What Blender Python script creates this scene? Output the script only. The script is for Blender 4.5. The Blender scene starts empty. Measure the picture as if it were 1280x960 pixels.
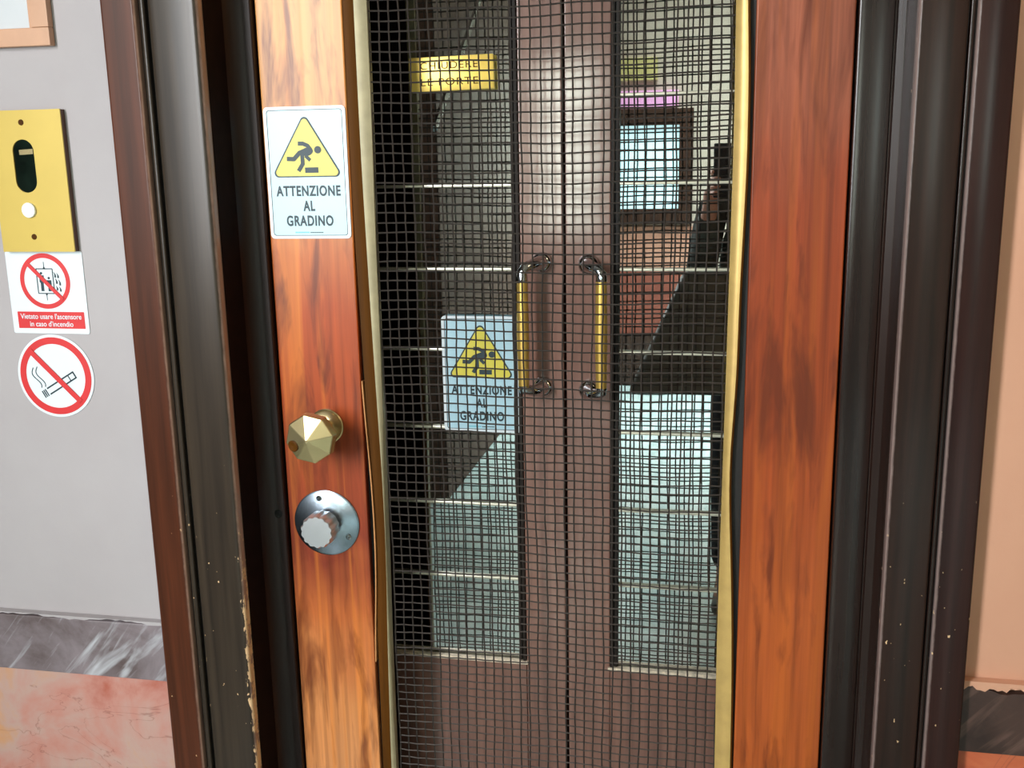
import bpy, bmesh, math, random
import numpy as np
from mathutils import Vector, Matrix
random.seed(7)
SC = bpy.context.scene
COL = SC.collection

# ---------------------------------------------------------------- camera
F_PX = 1290.0
cam_d = bpy.data.cameras.new('camera'); cam = bpy.data.objects.new('camera', cam_d); COL.objects.link(cam)
cam_d.sensor_fit = 'HORIZONTAL'; cam_d.sensor_width = 36.0; cam_d.lens = 36.0*F_PX/1280.0
cam_d.clip_start = 0.02
_r = Vector((0.98115153, 0.19237278, -0.01828655))       # image right
_d = Vector((0.02378549, -0.21413758, -0.97651387))      # image down
_f = Vector((-0.19177053, 0.95767312, -0.2146771))       # view direction
_m = Matrix((_r, -_d, -_f)).transposed().to_4x4(); _m.translation = Vector((0.2218, -1.40, 1.55))
cam.matrix_world = _m
SC.camera = cam
# ---------------------------------------------------------------- exposure
SC.view_settings.view_transform = 'Standard'
try: SC.view_settings.look = 'None'
except Exception: pass
SC.view_settings.gamma = 1.0; SC.view_settings.use_curve_mapping = False
SC.view_settings.exposure = -1.26
# ---------------------------------------------------------------- world
w = bpy.data.worlds.new('world'); SC.world = w; w.use_nodes = True
w.node_tree.nodes['Background'].inputs[0].default_value = (0.78, 0.86, 0.95, 1)
w.node_tree.nodes['Background'].inputs[1].default_value = 0.27
# ---------------------------------------------------------------- lobby daylight and added lamps
def area(name, loc, target, sx, sy, power, color, spread=180):
    l = bpy.data.lights.new(name, 'AREA'); l.shape = 'RECTANGLE'; l.size = sx; l.size_y = sy; l.energy = power; l.color = color
    o = bpy.data.objects.new(name, l); COL.objects.link(o); o.location = loc
    o.rotation_euler = (Vector(target)-Vector(loc)).to_track_quat('-Z', 'Y').to_euler(); l.spread = math.radians(spread)
    return o
area('key_light', (-1.30, -2.55, 2.0), (0, 0, 1.2), 0.40, 1.7, 60, (0.94, 0.95, 0.96), 82)  # bare key lamp added at the left; no window is built there
area('back_window_daylight', (1.30, -5.2, 1.75), (0, 0, 1.2), 0.4, 0.8, 26, (0.80, 1.0, 0.95))
area('high_window_daylight', (-2.7, -4.1, 2.85), (0, 0, 1.2), 0.9, 0.9, 15, (0.86, 1.0, 0.93))
area('floor_fill_lamp', (0.6, -4.4, 3.1), (0.6, -4.5, 0), 1.8, 1.2, 215, (0.9, 1.0, 0.98), 92)  # added lamp to brighten the reflected floor; the ceiling has no opening
area('lobby_lamp', (1.5, -1.0, 2.35), (1.2, 0, 1.2), 0.35, 0.35, 9, (1.0, 0.72, 0.45))

# ================================================================ materials
def lin(c):
    c = [x/255.0 for x in c]
    return tuple((x/12.92 if x <= 0.04045 else ((x+0.055)/1.055)**2.4) for x in c)+(1.0,)
class NT:
    def __init__(s, name):
        s.m = bpy.data.materials.new(name); s.m.use_nodes = True; s.t = s.m.node_tree; s.n = s.t.nodes; s.l = s.t.links
        s.b = s.n['Principled BSDF']; s.out = s.n['Material Output']
        s.tc = s.n.new('ShaderNodeTexCoord')
    def coord(s, scale=(1,1,1), rot=(0,0,0)):
        mp = s.n.new('ShaderNodeMapping'); s.l.new(s.tc.outputs['Object'], mp.inputs['Vector'])
        mp.inputs['Scale'].default_value = scale
        if any(rot):
            m0 = s.n.new('ShaderNodeMapping'); m0.inputs['Rotation'].default_value = rot
            s.l.new(s.tc.outputs['Object'], m0.inputs['Vector']); s.l.new(m0.outputs[0], mp.inputs['Vector'])
        return mp.outputs[0]
    def noise(s, scale=(1,1,1), sc=1.0, det=4, rough=0.55, dist=0.0, rot=(0,0,0)):
        n = s.n.new('ShaderNodeTexNoise'); s.l.new(s.coord(scale, rot), n.inputs['Vector'])
        n.inputs['Scale'].default_value = sc; n.inputs['Detail'].default_value = det
        n.inputs['Roughness'].default_value = rough; n.inputs['Distortion'].default_value = dist
        return n.outputs['Fac']
    def ramp(s, fac, stops, interp='LINEAR'):
        r = s.n.new('ShaderNodeValToRGB'); s.l.new(fac, r.inputs[0]); e = r.color_ramp.elements; r.color_ramp.interpolation = interp
        while len(e) > 1: e.remove(e[-1])
        e[0].position = stops[0][0]; e[0].color = stops[0][1]
        for p, c in stops[1:]:
            k = e.new(p); k.color = c
        return r.outputs[0]
    def mix(s, fac, a, b, mode='MIX'):
        x = s.n.new('ShaderNodeMix'); x.data_type = 'RGBA'; x.blend_type = mode; x.clamp_result = False
        for i, v in ((0, fac), (6, a), (7, b)):
            if hasattr(v, 'links') or isinstance(v, bpy.types.NodeSocket): s.l.new(v, x.inputs[i])
            else: x.inputs[i].default_value = v
        return x.outputs[2]
    def math(s, op, a, b=0.0, c=0.0, clamp=False):
        x = s.n.new('ShaderNodeMath'); x.operation = op; x.use_clamp = clamp
        for i, v in enumerate((a, b, c)):
            if isinstance(v, bpy.types.NodeSocket): s.l.new(v, x.inputs[i])
            else: x.inputs[i].default_value = v
        return x.outputs[0]
    def xyz(s):
        x = s.n.new('ShaderNodeSeparateXYZ'); s.l.new(s.tc.outputs['Object'], x.inputs[0]); return x.outputs
    def range(s, v, a, b):
        x = s.n.new('ShaderNodeMapRange'); s.l.new(v, x.inputs[0]); x.inputs[1].default_value = a; x.inputs[2].default_value = b
        return x.outputs[0]
    def base(s, c):
        if isinstance(c, bpy.types.NodeSocket): s.l.new(c, s.b.inputs['Base Color'])
        else: s.b.inputs['Base Color'].default_value = c
    def bump(s, h, strength=0.3, dist=0.002):
        b = s.n.new('ShaderNodeBump'); s.l.new(h, b.inputs['Height']); b.inputs['Strength'].default_value = strength
        b.inputs['Distance'].default_value = dist; s.l.new(b.outputs[0], s.b.inputs['Normal'])
    def set(s, rough=0.5, metal=0.0, coat=0.0, coat_r=0.1, spec=None):
        s.b.inputs['Roughness'].default_value = rough; s.b.inputs['Metallic'].default_value = metal
        s.b.inputs['Coat Weight'].default_value = coat; s.b.inputs['Coat Roughness'].default_value = coat_r
        if spec is not None: s.b.inputs['Specular IOR Level'].default_value = spec
        return s.m
def plain(name, c, rough=0.5, metal=0.0, var=0.08, sc=40, **k):
    t = NT(name); c = lin(c)
    d = tuple(x*(1-var*2) for x in c[:3])+(1,); u = tuple(min(1, x*(1+var)) for x in c[:3])+(1,)
    t.base(t.ramp(t.noise(sc=sc), [(0.3, d), (0.7, u)]))
    return t.set(rough, metal, **k)

def door_wood(name, stops, grain=0.35, z0=0.55, z1=1.8, streak=None):
    """varnished wood with long vertical grain; the colour by height mixes stain with painted-in gloss"""
    t = NT(name)
    wob = t.noise((9, 1, 5), 1.0, 3, 0.5)
    z = t.math('ADD', t.xyz()[2], t.math('MULTIPLY', t.math('SUBTRACT', wob, 0.5), 0.35))
    col = t.ramp(t.range(z, z0, z1), [(p, lin(c)) for p, c in stops])  # tones by height: stain plus gloss painted into the wood colour
    g = t.noise((75, 20, 1.6), 1.0, 6, 0.62, 0.4)
    col = t.mix(t.math('MULTIPLY', t.range(g, 0.35, 0.75), grain*0.85), col, lin((70, 26, 12)), 'MULTIPLY')
    g2 = t.noise((28, 10, 0.9), 1.3, 3, 0.5, 0.8)
    col = t.mix(t.math('MULTIPLY', t.range(g2, 0.48, 0.70), 0.6), col, lin(streak or (215, 125, 50)), 'MIX') if streak else col
    b3 = t.noise((14, 10, 2.2), 2.0, 4, 0.6, 0.5)
    col = t.mix(t.math('MULTIPLY', t.range(b3, 0.5, 0.66), 0.8), col, lin((92, 36, 14)))
    t.base(col)
    t.bump(g, 0.12, 0.001)
    return t.set(0.36, coat=0.04, coat_r=0.22, spec=0.32)
M = {}
M['stile_left'] = door_wood('varnished_stile_left', [(0.0, (220,152,98)), (0.12, (216,142,84)), (0.24, (190,104,54)), (0.33, (132,56,36)), (0.45, (158,70,34)), (0.6, (176,76,26)), (0.72, (194,102,40)), (0.82, (222,150,82)), (1.0, (228,162,92))], 0.6, streak=(226, 134, 50))
M['stile_right'] = door_wood('varnished_stile_right', [(0.0, (190,96,40)), (0.3, (176,86,38)), (0.5, (156,68,26)), (0.75, (156,66,30)), (0.86, (160,84,56)), (1.0, (162,92,68))], 0.7, streak=(178, 92, 30))
def dark_wood(name, a, b, chips_glint=None, rough=0.3, coat=(0.25, 0.16)):
    t = NT(name)
    g = t.noise((60, 30, 2.0), 1.0, 5, 0.6, 0.3)
    c = t.ramp(g, [(0.3, lin(a)), (0.7, lin(b))])
    if chips_glint:
        xe, side, ztop, wid, gain = chips_glint
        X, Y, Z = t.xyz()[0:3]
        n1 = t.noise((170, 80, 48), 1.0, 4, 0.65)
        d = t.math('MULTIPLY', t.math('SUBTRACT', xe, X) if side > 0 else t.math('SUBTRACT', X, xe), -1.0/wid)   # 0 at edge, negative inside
        zf = t.math('MULTIPLY', t.math('SUBTRACT', ztop, Z), gain, clamp=True)
        s = t.math('ADD', d, t.math('ADD', zf, t.math('MULTIPLY', t.math('SUBTRACT', n1, 0.62), 3.0)))
        m1 = t.range(s, 0.42, 0.55)
        n2 = t.noise((1, 1, 0.6), 130, 2, 0.5)
        m2 = t.math('MULTIPLY', t.range(n2, 0.715, 0.74), t.range(t.math('SUBTRACT', 0.0, Z), -1.15, -0.95))
        m = t.math('MAXIMUM', m1, m2)
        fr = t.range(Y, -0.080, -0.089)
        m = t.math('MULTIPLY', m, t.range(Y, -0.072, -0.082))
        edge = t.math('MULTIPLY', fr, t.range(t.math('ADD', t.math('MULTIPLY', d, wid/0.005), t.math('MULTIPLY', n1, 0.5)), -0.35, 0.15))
        c = t.mix(t.math('MULTIPLY', edge, 0.75), c, lin((184, 150, 132) if side > 0 else (150, 130, 124)))  # pale edge line: wear plus bevel highlight painted into the colour
        c = t.mix(m, c, lin((222, 186, 142)))
        r = t.ramp(m, [(0, (rough,)*3+(1,)), (1, (0.8,)*3+(1,))]); t.l.new(r, t.b.inputs['Roughness'])
        t.base(c); t.bump(g, 0.08, 0.001)
        t.b.inputs['Coat Weight'].default_value = 0.06; t.b.inputs['Specular IOR Level'].default_value = 0.22; t.b.inputs['Coat Roughness'].default_value = 0.2
        return t.m
    t.base(c); t.bump(g, 0.08, 0.001)
    t.b.inputs['Specular IOR Level'].default_value = 0.32
    return t.set(rough, coat=coat[0], coat_r=coat[1])
M['casing_brown'] = dark_wood('dark_brown_casing', (52, 28, 18), (88, 46, 28), chips_glint=(-0.5322, 1, 1.0, 0.0030, 0.5))
M['casing_inner'] = dark_wood('dark_worn_casing', (38, 32, 27), (62, 52, 42), chips_glint=(-0.4438, 1, 1.15, 0.011, 4.0))
M['casing_reveal'] = dark_wood('dark_reveal', (24, 14, 11), (38, 22, 18), rough=0.5, coat=(0.05, 0.3))
M['casing_right'] = dark_wood('dark_right_casing', (24, 17, 14), (42, 26, 21), rough=0.24, coat=(0.05, 0.14))
M['casing_right_inner'] = dark_wood('dark_right_inner_casing', (30, 22, 18), (50, 32, 26), chips_glint=(0.4412, -1, -5, 0.0022, 1), rough=0.24, coat=(0.05, 0.14))
M['casing_right_outer'] = dark_wood('dark_right_outer_casing', (34, 20, 18), (54, 30, 26), chips_glint=(0.5044, -1, -5, 0.0022, 1), rough=0.24, coat=(0.05, 0.14))
M['lobby_brown'] = dark_wood('lobby_brown_wood', (50, 32, 24), (74, 48, 34), rough=0.5)
M['shade_sheet'] = plain('dark_matte_shade', (26, 13, 9), 0.85, var=0.2, spec=0.1)  # dark colour stands in for shade on reveal and door back
M['groove'] = plain('groove_shadow_gap', (16, 12, 10), 0.6)
M['bare_wood'] = plain('bare_wood', (196, 140, 86), 0.6, sc=90)
M['bead_wood'] = dark_wood('brown_bead_wood', (66, 38, 6), (92, 54, 10), rough=0.6, coat=(0, .2))
M['bead_wood'].node_tree.nodes['Principled BSDF'].inputs['Specular IOR Level'].default_value = 0.1
M['leaf_wood'] = dark_wood('mauve_brown_leaf_wood', (108, 76, 66), (136, 98, 84), rough=0.42, coat=(1.0, 0.11))
M['leaf_edge'] = dark_wood('dark_leaf_edge', (16, 11, 8), (34, 24, 16), rough=0.6, coat=(0.0, 0.2))
M['car_wood'] = dark_wood('car_interior_wood', (22, 12, 9), (36, 20, 15), rough=0.5)
M['brass'] = plain('satin_brass_strip', (196, 164, 98), 0.42, 0.35, 0.06)
M['brass_dull'] = plain('dull_brass_strip', (166, 156, 124), 0.5, 0.15, 0.07)
M['brass_knob'] = plain('polished_brass', (206, 188, 140), 0.27, 0.9, 0.05)
M['brass_plate'] = plain('yellow_brass_plate', (196, 170, 82), 0.45, 0.15, 0.03, 12)
M['brass_bright'] = plain('bright_brass_plate', (250, 216, 108), 0.35, 0.4, 0.02, 12)
M['brass_grip'] = plain('brass_grip', (222, 184, 96), 0.35, 0.7, 0.05)
M['chrome'] = plain('chrome', (205, 212, 218), 0.1, 1.0, 0.02)
M['chrome_satin'] = plain('satin_chrome', (236, 240, 244), 0.3, 0.85, 0.02)
M['chrome_disc'] = plain('brushed_chrome_disc', (150, 164, 176), 0.26, 1.0, 0.12, 60)
M['wire'] = plain('dark_steel_wire', (76, 70, 66), 0.45, 0.5, 0.12, 200)
M['black'] = plain('black_paint', (26, 34, 40), 0.5)
M['hole'] = plain('hole_black', (6, 5, 5), 0.9)
M['sign_white'] = plain('sign_white', (176, 212, 226), 0.35, var=0.02, sc=5)
M['sign_border'] = plain('sign_white_border', (218, 228, 234), 0.35, var=0.01)
M['sign_yellow'] = plain('sign_yellow', (214, 202, 72), 0.4, var=0.02)
M['sign_ink'] = plain('sign_ink', (22, 50, 60), 0.5)
M['sign_red'] = plain('sign_red', (206, 50, 52), 0.4, var=0.03)
M['sign_cyan'] = plain('sign_cyan', (90, 190, 205), 0.4)
M['white_button'] = plain('white_button', (235, 240, 236), 0.25, var=0.01)
M['slot_dark'] = plain('slot_window_dark', (14, 26, 20), 0.12, var=0.3)
M['tan_frame'] = plain('tan_frame', (194, 150, 120), 0.5, var=0.05, sc=20)
M['paper'] = plain('pale_sheet', (190, 194, 198), 0.5, var=0.01)
M['box_brown'] = plain('brown_back_box', (88, 58, 44), 0.5)
M['pane_bar'] = plain('polished_glazing_bar', (222, 218, 200), 0.3, 0.7, 0.03)
M['ledge'] = plain('worn_metal_ledge', (236, 220, 196), 0.45, 0.3, 0.2, 120)

def glass_mat():
    t = NT('reflective_pane_glass')
    tr = t.n.new('ShaderNodeBsdfTransparent'); tr.inputs[0].default_value = (0.62, 0.68, 0.66, 1)
    gl = t.n.new('ShaderNodeBsdfGlossy'); gl.inputs['Roughness'].default_value = 0.0; gl.inputs[0].default_value = (0.95, 1, 1, 1)
    mx = t.n.new('ShaderNodeMixShader'); mx.inputs[0].default_value = 0.62
    t.l.new(tr.outputs[0], mx.inputs[1]); t.l.new(gl.outputs[0], mx.inputs[2]); t.l.new(mx.outputs[0], t.out.inputs[0])
    return t.m
M['glass'] = glass_mat()
def emit(name, c, s):
    t = NT(name); t.b.inputs['Base Color'].default_value = lin(c); t.b.inputs['Emission Color'].default_value = lin(c); t.b.inputs['Emission Strength'].default_value = s
    return t.m
M['window_glow'] = emit('daylit_window', (196, 232, 236), 3.0)
M['window_glow_2'] = emit('bright_daylit_window', (226, 236, 222), 64.0)
M['pink_glow'] = emit('lit_pink_sign', (222, 160, 206), 1.1)

def plaster(name, c, c2):
    t = NT(name); n = t.noise(sc=3.5, det=5); f = t.noise(sc=220, det=3)
    t.base(t.ramp(n, [(0.3, lin(c)), (0.7, lin(c2))])); t.bump(f, 0.12, 0.001)
    return t.set(0.75)
M['plaster_left'] = plaster('grey_lilac_plaster', (164, 158, 160), (173, 168, 170))
M['plaster_right'] = plaster('peach_plaster', (206, 154, 126), (212, 162, 134))
M['beige'] = plaster('beige_wall', (190, 176, 160), (205, 192, 176))
M['umber'] = plaster('umber_wall', (84, 64, 54), (100, 78, 66))
M['pale_yellow'] = plaster('pale_yellow_panel', (196, 184, 120), (206, 194, 130))
M['salmon'] = plaster('salmon_wall', (196, 140, 116), (208, 156, 132))
M['redmarble'] = plaster('red_marble', (140, 74, 60), (160, 92, 74))
def grey_marble(name, a, b, v):
    t = NT(name)
    n = t.noise(sc=9, det=6, rough=0.65, dist=0.6)
    c = t.ramp(n, [(0.3, lin(a)), (0.55, lin(b)), (0.75, lin(tuple(min(255, x*1.12) for x in b)))])
    vein = t.noise((26, 1, 4), 1.0, 4, 0.6, 0.6, rot=(0, math.radians(-42), 0))
    c = t.mix(t.range(vein, 0.54, 0.70), c, lin(v))
    vein2 = t.noise((60, 1, 5), 1.0, 3, 0.6, 0.5, rot=(0, math.radians(-37), 0))
    c = t.mix(t.math('MULTIPLY', t.range(vein2, 0.62, 0.74), 0.6), c, lin(v))
    t.base(c); return t.set(0.4)
M['marble_grey'] = grey_marble('grey_veined_marble', (82, 68, 66), (124, 114, 118), (188, 190, 196))
M['marble_dark'] = grey_marble('dark_brown_marble', (44, 28, 24), (68, 48, 42), (110, 84, 74))
def pink_marble(name, cs):
    t = NT(name)
    n = t.noise(sc=7, det=6, rough=0.6, dist=0.5)
    c = t.ramp(n, [(0.28, lin(cs[0])), (0.42, lin(cs[1])), (0.54, lin(cs[2])), (0.64, lin(cs[3])), (0.78, lin(cs[4]))])
    vo = t.n.new('ShaderNodeTexNoise'); t.l.new(t.coord((5, 5, 11)), vo.inputs['Vector']); vo.inputs['Scale'].default_value = 1.0; vo.inputs['Detail'].default_value = 5; vo.inputs['Distortion'].default_value = 0.8
    d = t.math('ABSOLUTE', t.math('SUBTRACT', vo.outputs['Fac'], 0.5))
    c = t.mix(t.math('MULTIPLY', t.math('SUBTRACT', 1.0, t.range(d, 0.0, 0.005)), 0.5), c, lin((128, 72, 60)))
    t.base(c); return t.set(0.42)
M['marble_pink'] = pink_marble('pink_orange_marble', [(172,96,80), (188,134,122), (184,152,142), (194,146,112), (196,142,88)])
M['marble_red'] = pink_marble('orange_red_marble', [(150,60,40), (180,84,54), (196,104,68), (200,120,80), (190,110,80)])
M['floor'] = grey_marble('pale_stone_floor', (176, 204, 206), (206, 226, 226), (226, 238, 238))
M['floor'].node_tree.nodes['Principled BSDF'].inputs['Roughness'].default_value = 0.28; M['floor'].node_tree.nodes['Principled BSDF'].inputs['Coat Weight'].default_value = 0.6; M['floor'].node_tree.nodes['Principled BSDF'].inputs['Coat Roughness'].default_value = 0.2

# ================================================================ geometry helpers
def tag(o, label=None, cat=None, group=None, kind=None):
    if label: o['label'] = label
    if cat: o['category'] = cat
    if group: o['group'] = group
    if kind: o['kind'] = kind
    return o
def empty(name, loc, label, cat, group=None):
    o = bpy.data.objects.new(name, None); COL.objects.link(o); o.location = loc; o.empty_display_size = 0.05
    return tag(o, label, cat, group)
def link(name, bm, mat, parent=None, smooth=False, loc=None):
    me = bpy.data.meshes.new(name); bmesh.ops.recalc_face_normals(bm, faces=bm.faces); bm.to_mesh(me); bm.free()
    for m in (mat if isinstance(mat, (list, tuple)) else [mat]): me.materials.append(m)
    if smooth:
        for p in me.polygons: p.use_smooth = True
        try: me.set_sharp_from_angle(angle=math.radians(35))
        except Exception: pass
    o = bpy.data.objects.new(name, me); COL.objects.link(o)
    if loc: o.location = loc
    if parent:
        o.parent = parent
        o.location = Vector(loc or (0, 0, 0))
        if not loc: o.location = -parent_world(parent)
    return o
def parent_world(p):
    v = Vector(p.location); q = p.parent
    while q: v += Vector(q.location); q = q.parent
    return v
def box(bm, x0, x1, y0, y1, z0, z1):
    v = [bm.verts.new(p) for p in ((x0,y0,z0),(x1,y0,z0),(x1,y1,z0),(x0,y1,z0),(x0,y0,z1),(x1,y0,z1),(x1,y1,z1),(x0,y1,z1))]
    fs = [bm.faces.new([v[i] for i in f]) for f in ((0,3,2,1),(4,5,6,7),(0,1,5,4),(1,2,6,5),(2,3,7,6),(3,0,4,7))]
    return v
def bevel(bm, w, seg=2, edges=None):
    bmesh.ops.bevel(bm, geom=list(edges or bm.edges), offset=w, segments=seg, profile=0.5, affect='EDGES', clamp_overlap=True)
def bbox(name, x0, x1, y0, y1, z0, z1, mat, parent=None, bw=0.001, seg=2):
    bm = bmesh.new(); box(bm, x0, x1, y0, y1, z0, z1)
    if bw: bevel(bm, bw, seg)
    return wnorm(link(name, bm, mat, parent, smooth=bool(bw)))
def wnorm(o):
    m = o.modifiers.new('weighted', 'WEIGHTED_NORMAL'); m.mode = 'FACE_AREA'; m.weight = 100; m.keep_sharp = True
    return o
def prism_z(bm, poly, z0, z1, cuts=1):
    """poly in (x, y) run up z"""
    rings = []
    for k in range(cuts+1):
        z = z0+(z1-z0)*k/cuts
        rings.append([bm.verts.new((x, y, z)) for x, y in poly])
    n = len(poly)
    for a, b in zip(rings, rings[1:]):
        for i in range(n): bm.faces.new((a[i], a[(i+1) % n], b[(i+1) % n], b[i]))
    bm.faces.new(rings[0][::-1]); bm.faces.new(rings[-1])
def lathe(bm, prof, segs, mat4=Matrix.Identity(4), cap=True):
    """prof: (radius, height) revolved about local z"""
    rings = []
    for r, h in prof:
        if r < 1e-6: rings.append([bm.verts.new(mat4 @ Vector((0, 0, h)))])
        else: rings.append([bm.verts.new(mat4 @ Vector((r*math.cos(2*math.pi*i/segs), r*math.sin(2*math.pi*i/segs), h))) for i in range(segs)])
    for a, b in zip(rings, rings[1:]):
        for i in range(segs):
            j = (i+1) % segs
            if len(a) == 1 and len(b) == 1: continue
            if len(a) == 1: bm.faces.new((a[0], b[i], b[j]))
            elif len(b) == 1: bm.faces.new((a[i], a[j], b[0]))
            else: bm.faces.new((a[i], a[j], b[j], b[i]))
    if cap:
        if len(rings[0]) > 1: bm.faces.new(rings[0][::-1])
        if len(rings[-1]) > 1: bm.faces.new(rings[-1])
def tube(bm, pts, rad, segs=10, closed=False):
    pts = [Vector(p) for p in pts]; n = len(pts)
    rads = rad if isinstance(rad, (list, tuple)) else [rad]*n
    rings = []; up = None
    for i, p in enumerate(pts):
        t = (pts[min(i+1, n-1)]-pts[max(i-1, 0)]).normalized()
        if up is None: up = Vector((0, 0, 1)) if abs(t.z) < 0.9 else Vector((0, 1, 0))
        s = t.cross(up).normalized(); up = s.cross(t).normalized()
        rings.append([bm.verts.new(p+(s*math.cos(2*math.pi*k/segs)+up*math.sin(2*math.pi*k/segs))*rads[i]) for k in range(segs)])
    for a, b in zip(rings, rings[1:]):
        for k in range(segs): bm.faces.new((a[k], a[(k+1) % segs], b[(k+1) % segs], b[k]))
    bm.faces.new(rings[0][::-1]); bm.faces.new(rings[-1])
def out_of_wall(x, y, z):      # local z axis points out towards the lobby (-y)
    return Matrix.Translation((x, y, z)) @ Matrix.Rotation(math.radians(90), 4, 'X')
# flat artwork on a vertical face: u to the right (x), v up (z)
def art_mesh(name, loops, mat, parent, y, ox=0, oz=0, depth=0.0003):
    """filled 2-D loops (holes allowed) as a thin solid standing at y"""
    cu = bpy.data.curves.new(name, 'CURVE'); cu.dimensions = '2D'; cu.fill_mode = 'BOTH'; cu.extrude = depth/2
    for lp in loops:
        s = cu.splines.new('POLY'); s.points.add(len(lp)-1); s.use_cyclic_u = True
        for i, (u, v) in enumerate(lp): s.points[i].co = (u, v, 0, 1)
    return _bake(name, cu, mat, parent, y, ox, oz)
def _bake(name, cu, mat, parent, y, ox, oz, sx=1.0, rot=0.0):
    t = bpy.data.objects.new('t', cu); COL.objects.link(t)
    dg = bpy.context.evaluated_depsgraph_get(); me = bpy.data.meshes.new_from_object(t.evaluated_get(dg))
    bpy.data.objects.remove(t); bpy.data.curves.remove(cu)
    me.name = name
    tr = Matrix.Translation((ox, y, oz)) @ Matrix.Rotation(math.radians(90), 4, 'X') @ Matrix.Rotation(rot, 4, 'Z') @ Matrix.Diagonal((sx, 1, 1, 1))
    me.transform(tr); me.materials.clear(); me.materials.append(mat)
    o = bpy.data.objects.new(name, me); COL.objects.link(o)
    if parent: o.parent = parent; o.location = -parent_world(parent)
    return o
def text(name, s, cap_h, width, cx, base_z, mat, parent, y, weight=0.0):
    cu = bpy.data.curves.new(name, 'FONT'); cu.body = s; cu.size = cap_h/0.72; cu.extrude = 0.00012; cu.offset = weight; cu.space_character = 1.0 if 'V' in s[:1] or 'in' in s else 1.14
    t = bpy.data.objects.new('t', cu); COL.objects.link(t); bpy.context.view_layer.update()
    bb = [Vector(c) for c in t.bound_box]; x0 = min(c.x for c in bb); x1 = max(c.x for c in bb); COL.objects.unlink(t); bpy.data.objects.remove(t)
    k = width/(x1-x0)
    return _bake(name, cu, mat, parent, y, cx-k*(x0+x1)/2, base_z, k)
def rrect(x0, x1, z0, z1, r, n=5):
    out = []
    for cx, cz, a in ((x1-r, z1-r, 0), (x0+r, z1-r, 90), (x0+r, z0+r, 180), (x1-r, z0+r, 270)):
        for i in range(n+1):
            t = math.radians(a+90*i/n); out.append((cx+r*math.cos(t), cz+r*math.sin(t)))
    return out
def circ(cx, cz, r, n=40): return [(cx+r*math.cos(2*math.pi*i/n), cz+r*math.sin(2*math.pi*i/n)) for i in range(n)]
def round_poly(pts, r, n=6):
    out = []; m = len(pts)
    for i in range(m):
        p = Vector(pts[i]); a = (Vector(pts[i-1])-p).normalized(); b = (Vector(pts[(i+1) % m])-p).normalized()
        half = a.angle(b)/2; dd = r/math.tan(half); c = p+(a+b).normalized()*(r/math.sin(half))
        s = p+a*dd-c; e = p+b*dd-c; a0 = math.atan2(s.y, s.x); a1 = math.atan2(e.y, e.x)
        d = (a1-a0+math.pi) % (2*math.pi)-math.pi
        for k in range(n+1): t = a0+d*k/n; out.append((c.x+r*math.cos(t), c.y+r*math.sin(t)))
    return out
def stroke_bm(bm, pts, wd, y, d=0.0004):
    for a, b in zip(pts, pts[1:]):
        a = Vector(a); b = Vector(b); t = (b-a).normalized(); s = Vector((-t.y, t.x))*wd/2
        q = [a-s, b-s, b+s, a+s]
        f = [bm.verts.new((p.x, y, p.y)) for p in q]; g = [bm.verts.new((p.x, y+d, p.y)) for p in q]
        bm.faces.new(f); bm.faces.new(g[::-1])
        for i in range(4): bm.faces.new((f[i], f[(i+1) % 4], g[(i+1) % 4], g[i]))
    for p in pts[1:-1]: disc_bm(bm, p[0], p[1], wd/2, wd/2, y-0.00002, d)
def disc_bm(bm, cx, cz, rx, rz, y, d=0.0004, n=20, rot=0):
    pts = []
    for i in range(n):
        t = 2*math.pi*i/n; u = rx*math.cos(t); v = rz*math.sin(t)
        pts.append((cx+u*math.cos(rot)-v*math.sin(rot), cz+u*math.sin(rot)+v*math.cos(rot)))
    f = [bm.verts.new((p[0], y, p[1])) for p in pts]; g = [bm.verts.new((p[0], y+d, p[1])) for p in pts]
    bm.faces.new(f); bm.faces.new(g[::-1])
    for i in range(n): bm.faces.new((f[i], f[(i+1) % n], g[(i+1) % n], g[i]))
def poly_bm(bm, pts, y, d=0.0004):
    f = [bm.verts.new((p[0], y, p[1])) for p in pts]; g = [bm.verts.new((p[0], y+d, p[1])) for p in pts]
    bm.faces.new(f); bm.faces.new(g[::-1]); n = len(pts)
    for i in range(n): bm.faces.new((f[i], f[(i+1) % n], g[(i+1) % n], g[i]))
def struct(o): o['kind'] = 'structure'; return o

# ================================================================ THE SETTING
ZT = 2.12            # head of the door opening
struct(bbox('wall_left', -2.6, -0.57, -0.07, 0.06, 0, 2.9, M['plaster_left'], bw=0))
struct(bbox('wall_right', 0.55, 2.6, -0.07, 0.06, 0, 2.9, M['plaster_right'], bw=0))
struct(bbox('wall_top', -0.57, 0.55, -0.07, 0.06, ZT+0.1, 2.9, M['plaster_left'], bw=0))
struct(bbox('baseboard_left', -2.6, -0.578, -0.082, -0.071, 0.772, 0.866, M['marble_grey'], bw=0.003))
struct(bbox('trim_1', -2.6, -0.578, -0.078, -0.071, 0.0, 0.7715, M['marble_pink'], bw=0.001))
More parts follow.
